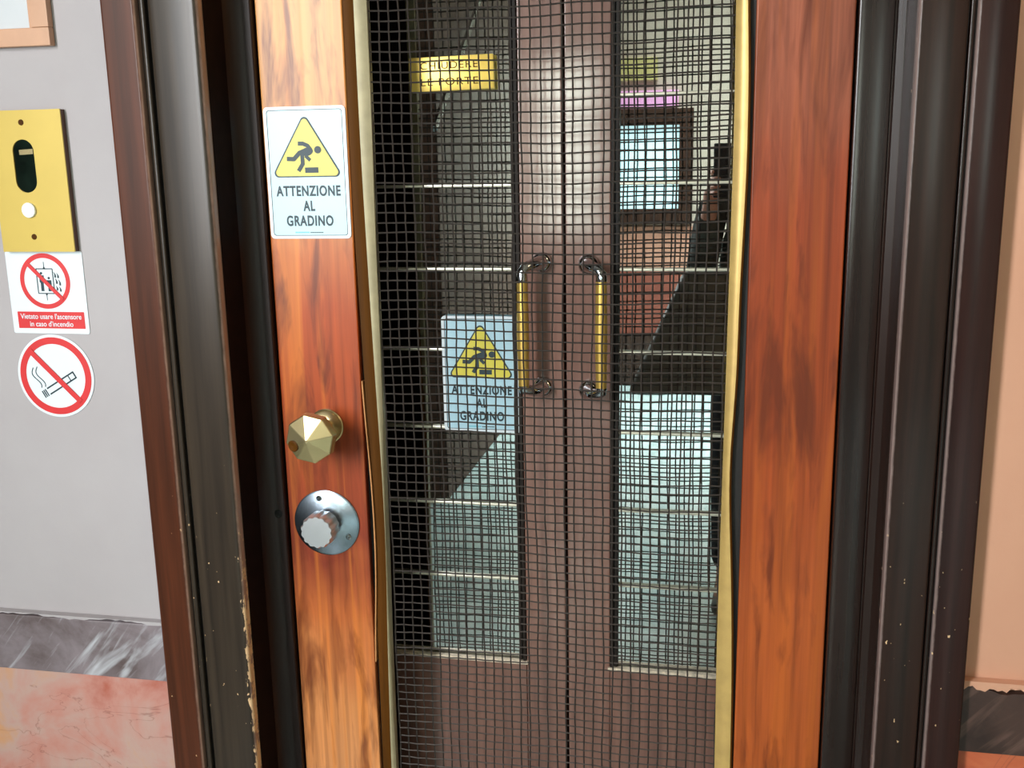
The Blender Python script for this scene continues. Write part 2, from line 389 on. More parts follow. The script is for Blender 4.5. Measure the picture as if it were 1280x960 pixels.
# right dado: its top edge is broken, plaster has been smeared over it
bm = bmesh.new(); xs = np.linspace(0.551, 1.6, 120); r_ = random.Random(3)
tops = [0.862+0.004*math.sin(x*70)+r_.uniform(-0.0012, 0.0012) for x in xs]
f = [bm.verts.new((x, -0.082, z)) for x, z in zip(xs, tops)]; fb = [bm.verts.new((x, -0.082, 0.772)) for x in xs]
g = [bm.verts.new((x, -0.071, z)) for x, z in zip(xs, tops)]; gb = [bm.verts.new((x, -0.071, 0.772)) for x in xs]
for i in range(len(xs)-1):
    bm.faces.new((fb[i], fb[i+1], f[i+1], f[i])); bm.faces.new((f[i], f[i+1], g[i+1], g[i])); bm.faces.new((fb[i], gb[i], gb[i+1], fb[i+1]))
struct(link('baseboard_right', bm, M['marble_dark']))
struct(bbox('trim_2', 0.551, 2.6, -0.079, -0.071, 0.0, 0.7715, M['marble_red'], bw=0.001))
bm = bmesh.new(); r_ = random.Random(5)      # smear of plaster over the top of the right band
pts = [(0.551, 0.874)]+[(x, 0.874) for x in np.linspace(0.56, 0.66, 4)]+[(x, 0.8655+r_.uniform(-0.005, 0.003)) for x in np.linspace(0.66, 0.551, 22)]
poly_bm(bm, pts, -0.084, 0.013); struct(link('trim_3', bm, M['plaster_right']))
bm = bmesh.new(); r_ = random.Random(6)      # ragged plaster lip over the left band
xs = np.linspace(-0.579, -1.1, 60)
poly_bm(bm, [(x, 0.868+r_.uniform(-0.002, 0.001)-0.002*math.sin(x*40)) for x in xs]+[(-1.1, 0.8705), (-0.579, 0.8705)], -0.0825, 0.0115)
struct(link('trim_4', bm, M['plaster_left']))

# casing round the doorway, profile boards run up the wall
def rounded(x0, x1, y0, y1, r=0.004, n=4, left=True, right=True, crown=0.0):
    p = []
    if left: p += [(x0+r-r*math.cos(math.radians(90*i/n)), y0+r-r*math.sin(math.radians(90*i/n))) for i in range(n+1)]
    else: p.append((x0, y0))
    if crown: p += [(x0+r+(x1-x0-2*r)*k/12, y0-crown*math.sin(math.pi*k/12)) for k in range(1, 12)]
    if right: p += [(x1-r+r*math.sin(math.radians(90*i/n)), y0+r-r*math.cos(math.radians(90*i/n))) for i in range(n+1)]
    else: p.append((x1, y0))
    return p+[(x1, y1), (x0, y1)]
def board(name, poly, mat, parent):
    bm = bmesh.new(); prism_z(bm, poly, 0.0, ZT+0.12)
    return wnorm(link(name, bm, mat, parent, smooth=True))
cl = empty('trim_5', (-0.515, -0.06, 0), None, None); cl['kind'] = 'structure'
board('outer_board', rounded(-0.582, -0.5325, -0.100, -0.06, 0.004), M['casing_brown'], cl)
board('groove_backing', [(-0.5325, -0.088), (-0.514, -0.088), (-0.514, -0.06), (-0.5325, -0.06)], M['groove'], cl)
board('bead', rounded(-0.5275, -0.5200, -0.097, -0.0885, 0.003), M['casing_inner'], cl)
bbox('reveal_shade_strip', -0.4440, -0.4430, -0.084, -0.030, 0, ZT, M['shade_sheet'], cl, 0)  # thin dark sheet added so the casing return looks shaded
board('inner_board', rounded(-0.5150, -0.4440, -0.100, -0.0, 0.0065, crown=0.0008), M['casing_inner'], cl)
cove = [(-0.4438, -0.034)]+[(-0.4438+0.022*(1-math.cos(math.radians(a))), -0.034+0.024*math.sin(math.radians(a))) for a in (15, 30, 45, 60, 75, 90)]
board('door_stop', cove+[(-0.4130, -0.010), (-0.4116, -0.0085), (-0.4116, 0.03), (-0.4438, 0.03)], M['casing_reveal'], cl)
bm = bmesh.new(); lathe(bm, [(0.0068, 0), (0.0068, 0.0008), (0.0056, 0.0010), (0.0, 0.0003)], 20, out_of_wall(-0.4215, -0.0100, 1.028), cap=False)
link('bolt_hole', bm, M['hole'], cl)
cr = empty('trim_6', (0.49, -0.06, 0), None, None); cr['kind'] = 'structure'
board('door_stop', [(0.3858, 0.03), (0.3858, -0.007)]+[(0.3868, -0.0095), (0.389, -0.0105), (0.395, -0.0112), (0.403, -0.0117), (0.411, -0.0119), (0.419, -0.0117), (0.4270, -0.0108), (0.4285, -0.0085), (0.4300, -0.0085), (0.4315, -0.0125), (0.4400, -0.0150), (0.4408, -0.0150), (0.4408, 0.03)], M['casing_right'], cr)
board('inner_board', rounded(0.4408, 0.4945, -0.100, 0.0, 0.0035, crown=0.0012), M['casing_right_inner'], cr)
board('groove_backing', [(0.4945, -0.090), (0.5045, -0.090), (0.5045, -0.06), (0.4945, -0.06)], M['groove'], cr)
board('bead', rounded(0.4962, 0.5022, -0.096, -0.0905, 0.0025), M['casing_right'], cr)
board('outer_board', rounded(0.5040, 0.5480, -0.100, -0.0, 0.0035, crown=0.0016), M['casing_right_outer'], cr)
bm = bmesh.new(); box(bm, -0.582, 0.548, -0.1, 0.06, ZT+0.02, ZT+0.12); bevel(bm, 0.003)
struct(link('trim_7', bm, M['casing_right'], smooth=True))
# lift shaft front and car interior behind the leaves
sh = empty('wall_shaft', (0, 0.1, 0), None, None); sh['kind'] = 'structure'
bbox('side_panel', -0.60, -0.50, 0.062, 0.24, 0, 2.3, M['hole'], sh, bw=0)
bbox('side_panel', 0.50, 0.60, 0.062, 0.24, 0, 2.3, M['hole'], sh, bw=0)
bbox('head_panel', -0.50, 0.50, 0.062, 0.24, 2.2, 2.3, M['hole'], sh, bw=0)
bbox('back_of_casing', -0.5, -0.4118, 0.031, 0.058, 0, 2.19, M['hole'], sh, bw=0)
bbox('back_of_casing', 0.3862, 0.5, 0.031, 0.058, 0, 2.19, M['hole'], sh, bw=0)
struct(bbox('wall_back', -0.56, 0.56, 1.35, 1.40, 0, 2.2, M['car_wood'], bw=0))
struct(bbox('wall_car_left', -0.60, -0.56, 0.245, 1.40, 0, 2.2, M['car_wood'], bw=0))
struct(bbox('wall_car_right', 0.56, 0.60, 0.245, 1.40, 0, 2.2, M['car_wood'], bw=0))
struct(bbox('ceiling', -0.6, 0.6, 0.245, 1.4, 2.2, 2.25, M['car_wood'], bw=0))
struct(bbox('floor', -0.56, 0.56, 0.0, 1.35, -0.05, -0.001, M['car_wood'], bw=0))

# ---- lobby behind the camera (seen as reflections in the panes)
LB = -5.34
struct(bbox('floor_lobby', -6, 5, LB, -0.001, -0.05, -0.001, M['floor'], bw=0))
struct(bbox('wall_lobby', -6, 5, LB-0.1, LB, 0, 3.4, M['beige'], bw=0))
struct(bbox('wall_pillar', -1.75, -0.97, -5.3, -2.75, 0, 3.2, M['umber'], bw=0.01))
struct(bbox('trim_8', -0.96, 0.16, LB, LB+0.02, 0.36, 0.80, M['redmarble'], bw=0))
struct(bbox('trim_9', -0.96, 0.16, LB, LB+0.02, 0.80, 1.08, M['salmon'], bw=0))
struct(bbox('baseboard_lobby', -0.96, 4.0, LB, LB+0.03, 0.0, 0.36, M['lobby_brown'], bw=0))
wn = empty('window_1', (-0.2, LB, 1.46), None, None); wn['kind'] = 'structure'
bbox('pane', -0.46, -0.035, LB+0.01, LB+0.02, 1.20, 1.735, M['window_glow'], wn, bw=0)
for x0, x1, z0, z1 in ((-0.035, 0.055, 1.10, 1.84), (-0.52, -0.46, 1.10, 1.84), (-0.46, -0.035, 1.10, 1.20), (-0.46, -0.035, 1.735, 1.84)):
    bbox('frame', x0, x1, LB, LB+0.05, z0, z1, M['lobby_brown'], wn, bw=0.004)
bbox('transom_panel', -0.44, -0.045, LB+0.01, LB+0.04, 1.85, 1.955, M['pink_glow'], wn, bw=0.003)
bbox('header_panel', -0.42, -0.18, LB+0.001, LB+0.03, 2.02, 2.16, M['pale_yellow'], wn, bw=0.003)
w2 = empty('window_2', (-0.77, LB, 1.8), None, None); w2['kind'] = 'structure'
bbox('pane', -0.96, -0.58, LB+0.01, LB+0.02, 1.08, 2.15, M['window_glow_2'], w2, bw=0)
bbox('frame', -0.58, -0.53, LB, LB+0.05, 1.00, 2.25, M['lobby_brown'], w2, bw=0.004)
struct(bbox('wall_lobby_block', 2.6, 2.7, LB, -0.08, 0, 3.4, M['beige'], bw=0))  # unseen wall added to cut ambient light from the right
struct(bbox('ceiling_lobby', -6, 2.6, LB, -0.08, 3.2, 3.3, M['beige'], bw=0))
# sloping chrome handrail beside the pillar
bm = bmesh.new(); tube(bm, [(-0.94, -4.1, 2.65), (-0.94, -3.526, 2.30), (-0.94, -2.60, 1.67)], 0.014, 10)
tag(link('handrail', bm, M['chrome'], smooth=True), 'sloping chrome handrail along the brown lobby wall, reflected in the left pane', 'handrail')

# ================================================================ LANDING DOOR
door = empty('lift_landing_door', (0, 0.02, 0), 'varnished orange brown wooden lift door with brass framed wire mesh panel', 'door')
YB = 0.036
def zi(tab, z):
    t = sorted(tab); a = [p[0] for p in t]; b = [p[1] for p in t]
    return float(sum(np.interp(z+d, a, b)*wt for d, wt in ((-0.06, .15), (-0.03, .2), (0, .3), (0.03, .2), (0.06, .15))))
LXI = [(1.76, -.2512), (1.60, -.2518), (1.44, -.254), (1.23, -.2546), (1.05, -.2566), (.82, -.2593), (.6, -.260)]
LXB = [(1.76, -.2683), (1.55, -.2681), (1.35, -.2650), (1.20, -.2620), (1.08, -.2590), (.96, -.2590), (.83, -.2630), (.63, -.2665)]
LXO = [(1.76, -.282), (1.55, -.2830), (1.35, -.2800), (1.23, -.2775), (1.08, -.2755), (.95, -.2755), (.82, -.2770), (.63, -.2785)]
RXI = [(1.74, .238), (1.59, .240), (1.44, .2391), (1.24, .2378), (1.08, .2365), (.86, .2351), (.65, .2365)]
RXO = [(1.737, .2545), (1.689, .2585), (1.54, .2605), (1.438, .2574), (1.33, .2548), (1.255, .2554), (1.22, .2532), (1.153, .2490), (1.084, .2487), (.99, .2541), (.917, .2572), (.793, .2606), (.66, .2618)]
# stiles: outer edges straight, inner edges follow the bead
Z0, Z1 = 0.012, 2.10
OPZ0, OPZ1 = 0.34, 1.93          # mesh opening
def stile(name, xa, xb, mat):
    bm = bmesh.new(); box(bm, xa, xb, 0.0, YB, Z0, Z1); bevel(bm, 0.0022, 3)
    return wnorm(link(name, bm, mat, door, smooth=True))
stile('stile', -0.4094, -0.2835, M['stile_left'])
stile('stile', 0.2635, 0.3838, M['stile_right'])
bbox('rail', -0.2830, 0.2630, 0.001, YB, OPZ1+0.025, Z1, M['stile_right'], door, 0.002)
bbox('rail', -0.2830, 0.2630, 0.001, YB, Z0, OPZ0-0.025, M['stile_right'], door, 0.002)
def ribbon(name, fa, fb, ya, yb, mat, thick=0.004, bulge=0.0012, z0=OPZ0-0.02, z1=OPZ1+0.02):
    """long shaped strip: front runs from x=fa(z) at ya to x=fb(z) at yb with a slight crown"""
    bm = bmesh.new(); n = 110; prev = None
    for k in range(n+1):
        z = z0+(z1-z0)*k/n; a = fa(z); b = fb(z)
        ring = []
        for j in range(7):
            t = j/6; x = a+(b-a)*t; y = ya+(yb-ya)*t-bulge*math.sin(math.pi*t)
            ring.append(bm.verts.new((x, y, z)))
        ring.append(bm.verts.new((b, yb+thick, z))); ring.append(bm.verts.new((a, ya+thick, z)))
        if prev:
            for i in range(9): bm.faces.new((prev[i], prev[(i+1) % 9], ring[(i+1) % 9], ring[i]))
        else: bm.faces.new(ring)
        prev = ring
    bm.faces.new(prev[::-1])
    return link(name, bm, mat, door, smooth=True)
bbox('back_shade_panel', -0.4080, -0.2600, YB+0.0005, YB+0.0035, Z0+0.002, Z1-0.002, M['shade_sheet'], door, 0)  # dark sheets added to keep the stile backs black in the reflections
bbox('back_shade_panel', 0.2420, 0.3820, YB+0.0005, YB+0.0035, Z0+0.002, Z1-0.002, M['shade_sheet'], door, 0)
ribbon('wooden_bead', lambda z: zi(LXO, z)-0.001, lambda z: zi(LXB, z)+0.001, 0.003, 0.0065, M['bead_wood'], 0.02)
o = ribbon('brass_frame_strip', lambda z: zi(LXB, z), lambda z: zi(LXI, z), 0.0045, 0.009, M['brass_dull'], 0.012); o['label'] = 'dull grey brass strip on the latch side'
ribbon('dark_rebate', lambda z: -0.2838, lambda z: zi(LXO, z)-0.0008, 0.012, 0.012, M['groove'], 0.015, 0)
o = ribbon('brass_frame_strip', lambda z: zi(RXI, z), lambda z: zi(RXO, z)-0.003, 0.009, 0.0015, M['brass'], 0.012, 0.002); o['label'] = 'golden brass strip on the hinge side'
ribbon('wooden_bead', lambda z: zi(RXO, z)-0.0028, lambda z: zi(RXO, z), 0.0015, 0.003, M['bead_wood'], 0.012, 0.0005)
ribbon('dark_rebate', lambda z: zi(RXO, z)-0.001, lambda z: 0.2638, 0.011, 0.011, M['groove'], 0.015, 0)
bbox('brass_frame_strip', -0.256, 0.24, 0.003, 0.02, OPZ0-0.022, OPZ0, M['brass'], door, 0.002)
bbox('brass_frame_strip', -0.256, 0.24, 0.003, 0.02, OPZ1, OPZ1+0.022, M['brass'], door, 0.002)
# split veneer edge of the left stile
LATH = [(-.2822, 1.235), (-.2799, 1.1826), (-.2772, 1.134), (-.2742, 1.0598), (-.2734, .9839), (-.2758, .9061), (-.2814, .8262), (-.2825, .79)]
bm = bmesh.new(); prev = None
for k in range(61):
    z = LATH[0][1]+(LATH[-1][1]-LATH[0][1])*k/60
    x = zi([(b, a) for a, b in LATH], z)
    ring = [bm.verts.new(p) for p in ((x-0.0008, -0.0005, z), (x+0.0008, -0.0008, z), (x+0.0008, 0.011, z), (x-0.0008, 0.011, z))]
    if prev:
        for i in range(4): bm.faces.new((prev[i], prev[(i+1) % 4], ring[(i+1) % 4], ring[i]))
    else: bm.faces.new(ring)
    prev = ring
bm.faces.new(prev[::-1]); o = link('split_edge_strip', bm, M['bare_wood'], door); o['label'] = 'thin split strip of bare wood'

# woven wire mesh panel
def wire_mesh():
    bm = bmesh.new(); r_ = random.Random(11)
    xs = [-0.2525]; 
    while xs[-1] < 0.236: xs.append(xs[-1]+0.01395+r_.uniform(-0.0004, 0.0004))
    zs = [OPZ0-0.008]
    while zs[-1] < OPZ1+0.008:
        z = zs[-1]; zs.append(z+(0.0126 if z < 0.9 else 0.0126+0.0011*min(1, (z-0.9)/0.3))+r_.uniform(-0.0004, 0.0004))
    R = 0.00113; AMP = 0.0007; YC = 0.0145
    def wx(x, z): return x+0.0011*math.sin(z*9+x*4)+0.0007*math.sin(z*23+x*30)
    def wz(x, z): return z+0.0016*math.sin(x*13+z*3)+0.0007*math.sin(x*37+z*11)
    jx = [r_.uniform(0, 6) for _ in xs]; jz = [r_.uniform(0, 6) for _ in zs]
    def run(pts, ax):
        prev = None
        for p in pts:
            offs = [(R, 0), (0, R), (-R, 0), (0, -R)]
            ring = [bm.verts.new((p[0]+a, p[1]+b, p[2]) if ax == 'z' else (p[0], p[1]+b, p[2]+a)) for a, b in offs]
            if prev:
                for i in range(4): bm.faces.new((prev[i], prev[(i+1) % 4], ring[(i+1) % 4], ring[i]))
            prev = ring
    for i, x in enumerate(xs):
        run([(wx(x, z)+0.0004*math.sin(z*60+jx[i]), YC+(AMP if (i+j) % 2 else -AMP), wz(x, z)) for j, z in enumerate(zs)], 'z')
    for j, z in enumerate(zs):
        run([(wx(x, z), YC-(AMP if (i+j) % 2 else -AMP), wz(x, z)+0.0004*math.sin(x*60+jz[j])) for i, x in enumerate(xs)], 'x')
    return link('wire_mesh', bm, M['wire'], door, smooth=True)
wire_mesh()
# faceted brass knob on its rose
ks = Matrix.Translation((-0.3392, 0, 1.166)) @ Matrix.Rotation(math.radians(90), 4, 'X')
bm = bmesh.new(); lathe(bm, [(0.0, 0.001), (0.0262, 0.001), (0.0262, 0.003), (0.0245, 0.0045), (0.0228, 0.003), (0.014, 0.0025), (0.0105, 0.004), (0.0105, 0.035), (0.0, 0.035)], 40, ks, cap=False)
rose = link('knob_rose', bm, M['brass_knob'], door, smooth=True)
bm = bmesh.new()
kk = ks @ Matrix.Translation((0.000, -0.002, 0)) @ Matrix.Rotation(math.radians(10), 4, 'Z')
lathe(bm, [(0.0, 0.028), (0.014, 0.028), (0.0310, 0.044), (0.0375, 0.057), (0.0360, 0.070), (0.0, 0.083)], 8, kk, cap=False)
bevel(bm, 0.0009, 1)
knob = link('knob', bm, M['brass_knob'], door)
bm = bmesh.new(); lathe(bm, [(0.0, 0.0005), (0.0085, 0.0005), (0.0085, 0.0014), (0.0070, 0.0022), (0, 0.0005)], 16, kk @ Matrix.Rotation(math.radians(192), 4, 'Z') @ Matrix.Translation((0.0250, 0, 0.0735)) @ Matrix.Rotation(math.radians(19), 4, 'Y'), cap=False)
o = link('dimple', bm, M['bead_wood'], knob)
# chrome deadbolt with fluted thumb knob
lk = out_of_wall(-0.3483, 0, 1.0142)
bm = bmesh.new(); lathe(bm, [(0.0, 0.0005), (0.0515, 0.0005), (0.0515, 0.0022), (0.049, 0.0036), (0.0, 0.0042)], 56, lk, cap=False)
disc = link('lock_plate', bm, M['chrome_disc'], door, smooth=True)
bm = bmesh.new(); n = 28; rings = []
for r, h in ((0.0, 0.0035), (0.0190, 0.0035), (0.0190, 0.009), (0.0250, 0.014), (0.0262, 0.022), (0.0262, 0.040), (0.0240, 0.0445), (0.0, 0.0450)):
    if r < 1e-6: rings.append([bm.verts.new(lk @ Vector((0, 0, h)))]); continue
    rr = []
    for i in range(n*4):
        a = 2*math.pi*i/(n*4); fl = 1-0.075*(0.5+0.5*math.cos(a*14)) if 0.0235 < r < 0.027 else 1
        rr.append(bm.verts.new(lk @ Vector((r*fl*math.cos(a), r*fl*math.sin(a), h))))
    rings.append(rr)
for a, b in zip(rings, rings[1:]):
    N = n*4
    for i in range(N):
        j = (i+1) % N
        if len(a) == 1: bm.faces.new((a[0], b[i], b[j]))
        elif len(b) == 1: bm.faces.new((a[i], a[j], b[0]))
        else: bm.faces.new((a[i], a[j], b[j], b[i]))
link('thumb_knob', bm, M['chrome_satin'], door, smooth=True)
for x, z in ((-0.3137, 0.9942), (-0.3574, 1.0535)):
    bm = bmesh.new(); lathe(bm, [(0.0, 0.0038), (0.0042, 0.0038), (0.0042, 0.0050), (0.0030, 0.0060), (0.0022, 0.0060), (0.0016, 0.0046), (0, 0.0044)], 20, out_of_wall(x, 0, z), cap=False)
    link('screw', bm, M['chrome'], door, smooth=True)

# ================================================================ SIGNS
def step_sign(x0, x1, z0, z1, y, label, grp=None):
    r = empty('warning_sign', ((x0+x1)/2, y, z0), label, 'sign', grp)
    W = x1-x0; H = z1-z0
    art_mesh('sign_panel', [rrect(x0, x1, z0, z1, 0.006)], M['sign_white'], r, y-0.0006, depth=0.001)
    art_mesh('border', [rrect(x0+0.0001, x1-0.0001, z0+0.0001, z1-0.0001, 0.006), rrect(x0+0.0046, x1-0.0046, z0+0.0042, z1-0.0042, 0.004)], M['sign_border'], r, y-0.0012)
    art_mesh('border_line', [rrect(x0+0.0046, x1-0.0046, z0+0.0042, z1-0.0042, 0.004), rrect(x0+0.0055, x1-0.0055, z0+0.0051, z1-0.0051, 0.0035)], M['sign_ink'], r, y-0.0013)
    cx = (x0+x1)/2; tb = z1-0.0966; tt = z1-0.0085
    tri = [(cx-0.0535, tb), (cx+0.0535, tb), (cx, tt)]
    art_mesh('triangle_outline', [round_poly(tri, 0.0062)], M['sign_ink'], r, y-0.0014)
    tri2 = [(cx-0.0500, tb+0.0017), (cx+0.0500, tb+0.0017), (cx, tt-0.0038)]
    art_mesh('yellow_triangle', [round_poly(tri2, 0.0050)], M['sign_yellow'], r, y-0.0018)
    k = 0.0001115
    P = lambda u, v: (cx+(u-537)*k, tb+(865-v)*k)
    bm = bmesh.new(); yy = y-0.0024
    stroke_bm(bm, [P(438, 450), P(505, 452), P(565, 478), P(605, 530)], 50*k, yy)
    disc_bm(bm, *P(555, 552), 78*k, 52*k, yy-0.00004, rot=0.25)
    stroke_bm(bm, [P(280, 635), P(375, 640), P(450, 565), P(520, 540)], 54*k, yy-0.00002)
    stroke_bm(bm, [P(486, 580), P(488, 700), P(427, 788)], 50*k, yy-0.00003)
    stroke_bm(bm, [P(530, 600), P(590, 658)], 44*k, yy-0.00005)
    disc_bm(bm, *P(697, 530), 46*k, 46*k, yy)
    poly_bm(bm, [P(515, 812), P(692, 812), P(692, 745), P(515, 745)], yy)
    link('pictogram', bm, M['sign_ink'], r)
    text('lettering', 'ATTENZIONE', 0.0140, 0.0960, cx, z1-0.1222, M['sign_ink'], r, y-0.0015, 0.0006)
    text('lettering', 'AL', 0.0140, 0.0175, cx, z1-0.1431, M['sign_ink'], r, y-0.0015, 0.0006)
    text('lettering', 'GRADINO', 0.0142, 0.0700, cx, z1-0.1640, M['sign_ink'], r, y-0.0015, 0.0006)
    bm = bmesh.new()
    xx = cx-0.023
    for i in range(9): poly_bm(bm, [(xx, z0+0.0078), (xx+0.0018, z0+0.0078), (xx+0.0018, z0+0.0098), (xx, z0+0.0098)], y-0.0013, 0.0002); xx += 0.0024
    link('small_print', bm, M['sign_cyan'], r)
    bm = bmesh.new(); xx += 0.001
    for i in range(9): poly_bm(bm, [(xx, z0+0.0080), (xx+0.0019, z0+0.0080), (xx+0.0019, z0+0.0093), (xx, z0+0.0093)], y-0.0013, 0.0002); xx += 0.0022
    link('small_print', bm, M['sign_ink'], r)
    return r
step_sign(-0.4068, -0.2858, 1.4418, 1.6243, -0.0003, 'yellow triangle step warning sign stuck on the orange wooden door stile')

# prohibition sign: lift in case of fire
YW = -0.0703
r = empty('fire_prohibition_sign', (-0.727, YW, 1.311), 'square white sign with red circle and red strip under the brass call panel', 'sign')
x0, x1, z0, z1 = -0.7885, -0.6655, 1.3110, 1.4302
art_mesh('sign_panel', [rrect(x0, x1, z0, z1, 0.003)], M['sign_border'], r, YW-0.0006, depth=0.001)
cx, cz, R = -0.7285, 1.3875, 0.0402
art_mesh('red_ring', [circ(cx, cz, R, 64), circ(cx, cz, R-0.0068, 64)], M['sign_red'], r, YW-0.0013)
bm = bmesh.new(); s = (R-0.003)*0.7071
stroke_bm(bm, [(cx-s, cz+s), (cx+s, cz-s)], 0.0056, YW-0.0024, 0.0006); link('red_bar', bm, M['sign_red'], r)
bm = bmesh.new(); y = YW-0.0015
bw_, bh_ = 0.0130, 0.0178
c2 = cx+0.0005
for a, b in (((c2-bw_, cz-bh_), (c2+bw_, cz-bh_)), ((c2+bw_, cz-bh_), (c2+bw_, cz+bh_)), ((c2+bw_, cz+bh_), (c2-bw_, cz+bh_)), ((c2-bw_, cz+bh_), (c2-bw_, cz-bh_))): stroke_bm(bm, [a, b], 0.0014, y)
stroke_bm(bm, [(c2, cz+bh_), (c2, cz+bh_+0.010)], 0.0009, y); stroke_bm(bm, [(c2, cz-bh_), (c2, cz-bh_-0.010)], 0.0009, y)
poly_bm(bm, [(c2-0.002, cz+bh_), (c2+0.002, cz+bh_), (c2, cz+bh_+0.004)], y); poly_bm(bm, [(c2-0.002, cz-bh_), (c2+0.002, cz-bh_), (c2, cz-bh_-0.004)], y)
for px, hh in ((-0.0055, 0.0), (0.006, -0.007)):       # two passengers
    disc_bm(bm, c2+px, cz+0.0115+hh, 0.0018, 0.0018, y)
    poly_bm(bm, [(c2+px-0.0036, cz-0.002+hh*0.5), (c2+px+0.0036, cz-0.002+hh*0.5), (c2+px+0.0036, cz+0.0085+hh), (c2+px-0.0036, cz+0.0085+hh)], y)
    poly_bm(bm, [(c2+px-0.0023, cz-0.0145), (c2+px+0.0023, cz-0.0145), (c2+px+0.0023, cz-0.001+hh*0.5), (c2+px-0.0023, cz-0.001+hh*0.5)], y-0.00003)
for fx, fz, sc_ in ((0.0170, 0.0085, 1.0), (0.0215, 0.0075, 0.9), (0.0185, -0.0005, 1.0), (0.0235, -0.0025, 1.1), (0.0185, -0.0105, 0.8), (0.0235, -0.012, 0.9)):   # flames
    a = cx+fx; b = cz+fz
    poly_bm(bm, [(a-0.0012, b-0.003*sc_), (a+0.0014, b-0.0035*sc_), (a+0.0016, b), (a+0.0002, b+0.0025*sc_), (a-0.002, b+0.005*sc_), (a-0.0008, b+0.0012)], y)
link('pictogram', bm, M['sign_ink'], r)
art_mesh('red_strip', [rrect(x0+0.0090, x1-0.0060, z0+0.0075, z0+0.0320, 0.0008)], M['sign_red'], r, YW-0.0013)
text('lettering', "Vietato usare l'ascensore", 0.0078, 0.0985, (x0+x1)/2+0.0015, z0+0.0215, M['sign_border'], r, YW-0.0017, 0.0001)
text('lettering', "in caso d'incendio", 0.0078, 0.0700, (x0+x1)/2+0.0015, z0+0.0105, M['sign_border'], r, YW-0.0017, 0.0001)

# round no smoking sign
cx, cz, R = -0.7290, 1.2475, 0.0620
r = empty('no_smoking_sign', (cx, YW, cz-R), 'round red and white no smoking sign on the grey wall', 'sign')
art_mesh('sign_panel', [circ(cx, cz, R, 72)], M['sign_border'], r, YW-0.0006, depth=0.001)
art_mesh('red_ring', [circ(cx, cz, 0.0580, 72), circ(cx, cz, 0.0480, 72)], M['sign_red'], r, YW-0.0013)
bm = bmesh.new(); y = YW-0.0015
def C_(u, v): return (cx+u, cz+v)
ang = math.radians(30); ca, sa = math.cos(ang), math.sin(ang)
def K(a, b): return C_(a*ca-b*sa+0.004, a*sa+b*ca-0.013)         # along the cigarette
for p in ([K(-0.021, -0.0048), K(0.031, -0.0048)], [K(-0.021, 0.0048), K(0.031, 0.0048)], [K(0.031, -0.0057), K(0.031, 0.0057)]): stroke_bm(bm, p, 0.0022, y)
poly_bm(bm, [K(0.020, -0.0048), K(0.0215, -0.0048), K(0.0215, 0.0048), K(0.020, 0.0048)], y)
for q in (-0.0245, -0.0275, -0.0305): stroke_bm(bm, [K(q, -0.0058), K(q, 0.0058)], 0.0018, y)
for off, h0 in ((0.0, 0.0), (0.0065, 0.0015)):                                                   # smoke
    pts = []
    for i in range(16):
        t = i/15; pts.append(C_(-0.0275+off+0.004*math.sin(t*6.2+0.6)-0.010*t, -0.018+0.030*t+h0))
    for a, b in zip(pts, pts[1:]): stroke_bm(bm, [a, b], 0.0013, y-0.00002)
link('pictogram', bm, M['sign_ink'], r)
bm = bmesh.new(); s = 0.0530*0.7071; stroke_bm(bm, [(cx-s, cz+s), (cx+s, cz-s)], 0.0080, YW-0.0026, 0.0006); link('red_bar', bm, M['sign_red'], r)

# brass call panel
r = empty('lift_call_panel', (-0.727, YW, 1.43), 'yellow brass lift call panel with oval slot and white push button', 'call panel')
x0, x1, z0, z1 = -0.7825, -0.6690, 1.4306, 1.6262
slot = rrect(-0.7490, -0.7160, 1.5135, 1.5865, 0.0164, 10)
bbox('back_box', x0+0.0004, x1-0.0002, YW-0.0085, YW, z0+0.0004, z1-0.0004, M['box_brown'], r, 0)
art_mesh('face_plate', [rrect(x0, x1, z0, z1, 0.0008), slot], M['brass_plate'], r, YW-0.0098, depth=0.0022)
art_mesh('slot_window', [rrect(-0.7500, -0.7150, 1.512, 1.588, 0.017, 10)], M['slot_dark'], r, YW-0.0088, depth=0.0004)
bm = bmesh.new(); poly_bm(bm, [(-0.7400, 1.5655), (-0.7185, 1.5665), (-0.7185, 1.5735), (-0.7400, 1.5725)], YW-0.0094, 0.0004); o = link('indicator_strip', bm, M['brass_knob'], r)
bm = bmesh.new(); lathe(bm, [(0.0, 0.0), (0.0105, 0.0), (0.0105, 0.0035), (0.0095, 0.0042), (0.0, 0.0042)], 32, out_of_wall(-0.7328, YW-0.0108, 1.4893), cap=False)
o = link('push_button', bm, M['white_button'], r, smooth=True)
for z in (1.6095, 1.4518):
    bm = bmesh.new(); lathe(bm, [(0.0, 0.0), (0.0042, 0.0), (0.0040, 0.0008), (0.0026, 0.0011), (0.0, 0.0002)], 18, out_of_wall(-0.7306, YW-0.0108, z), cap=False)
    link('screw', bm, M['bead_wood'], r, smooth=True)

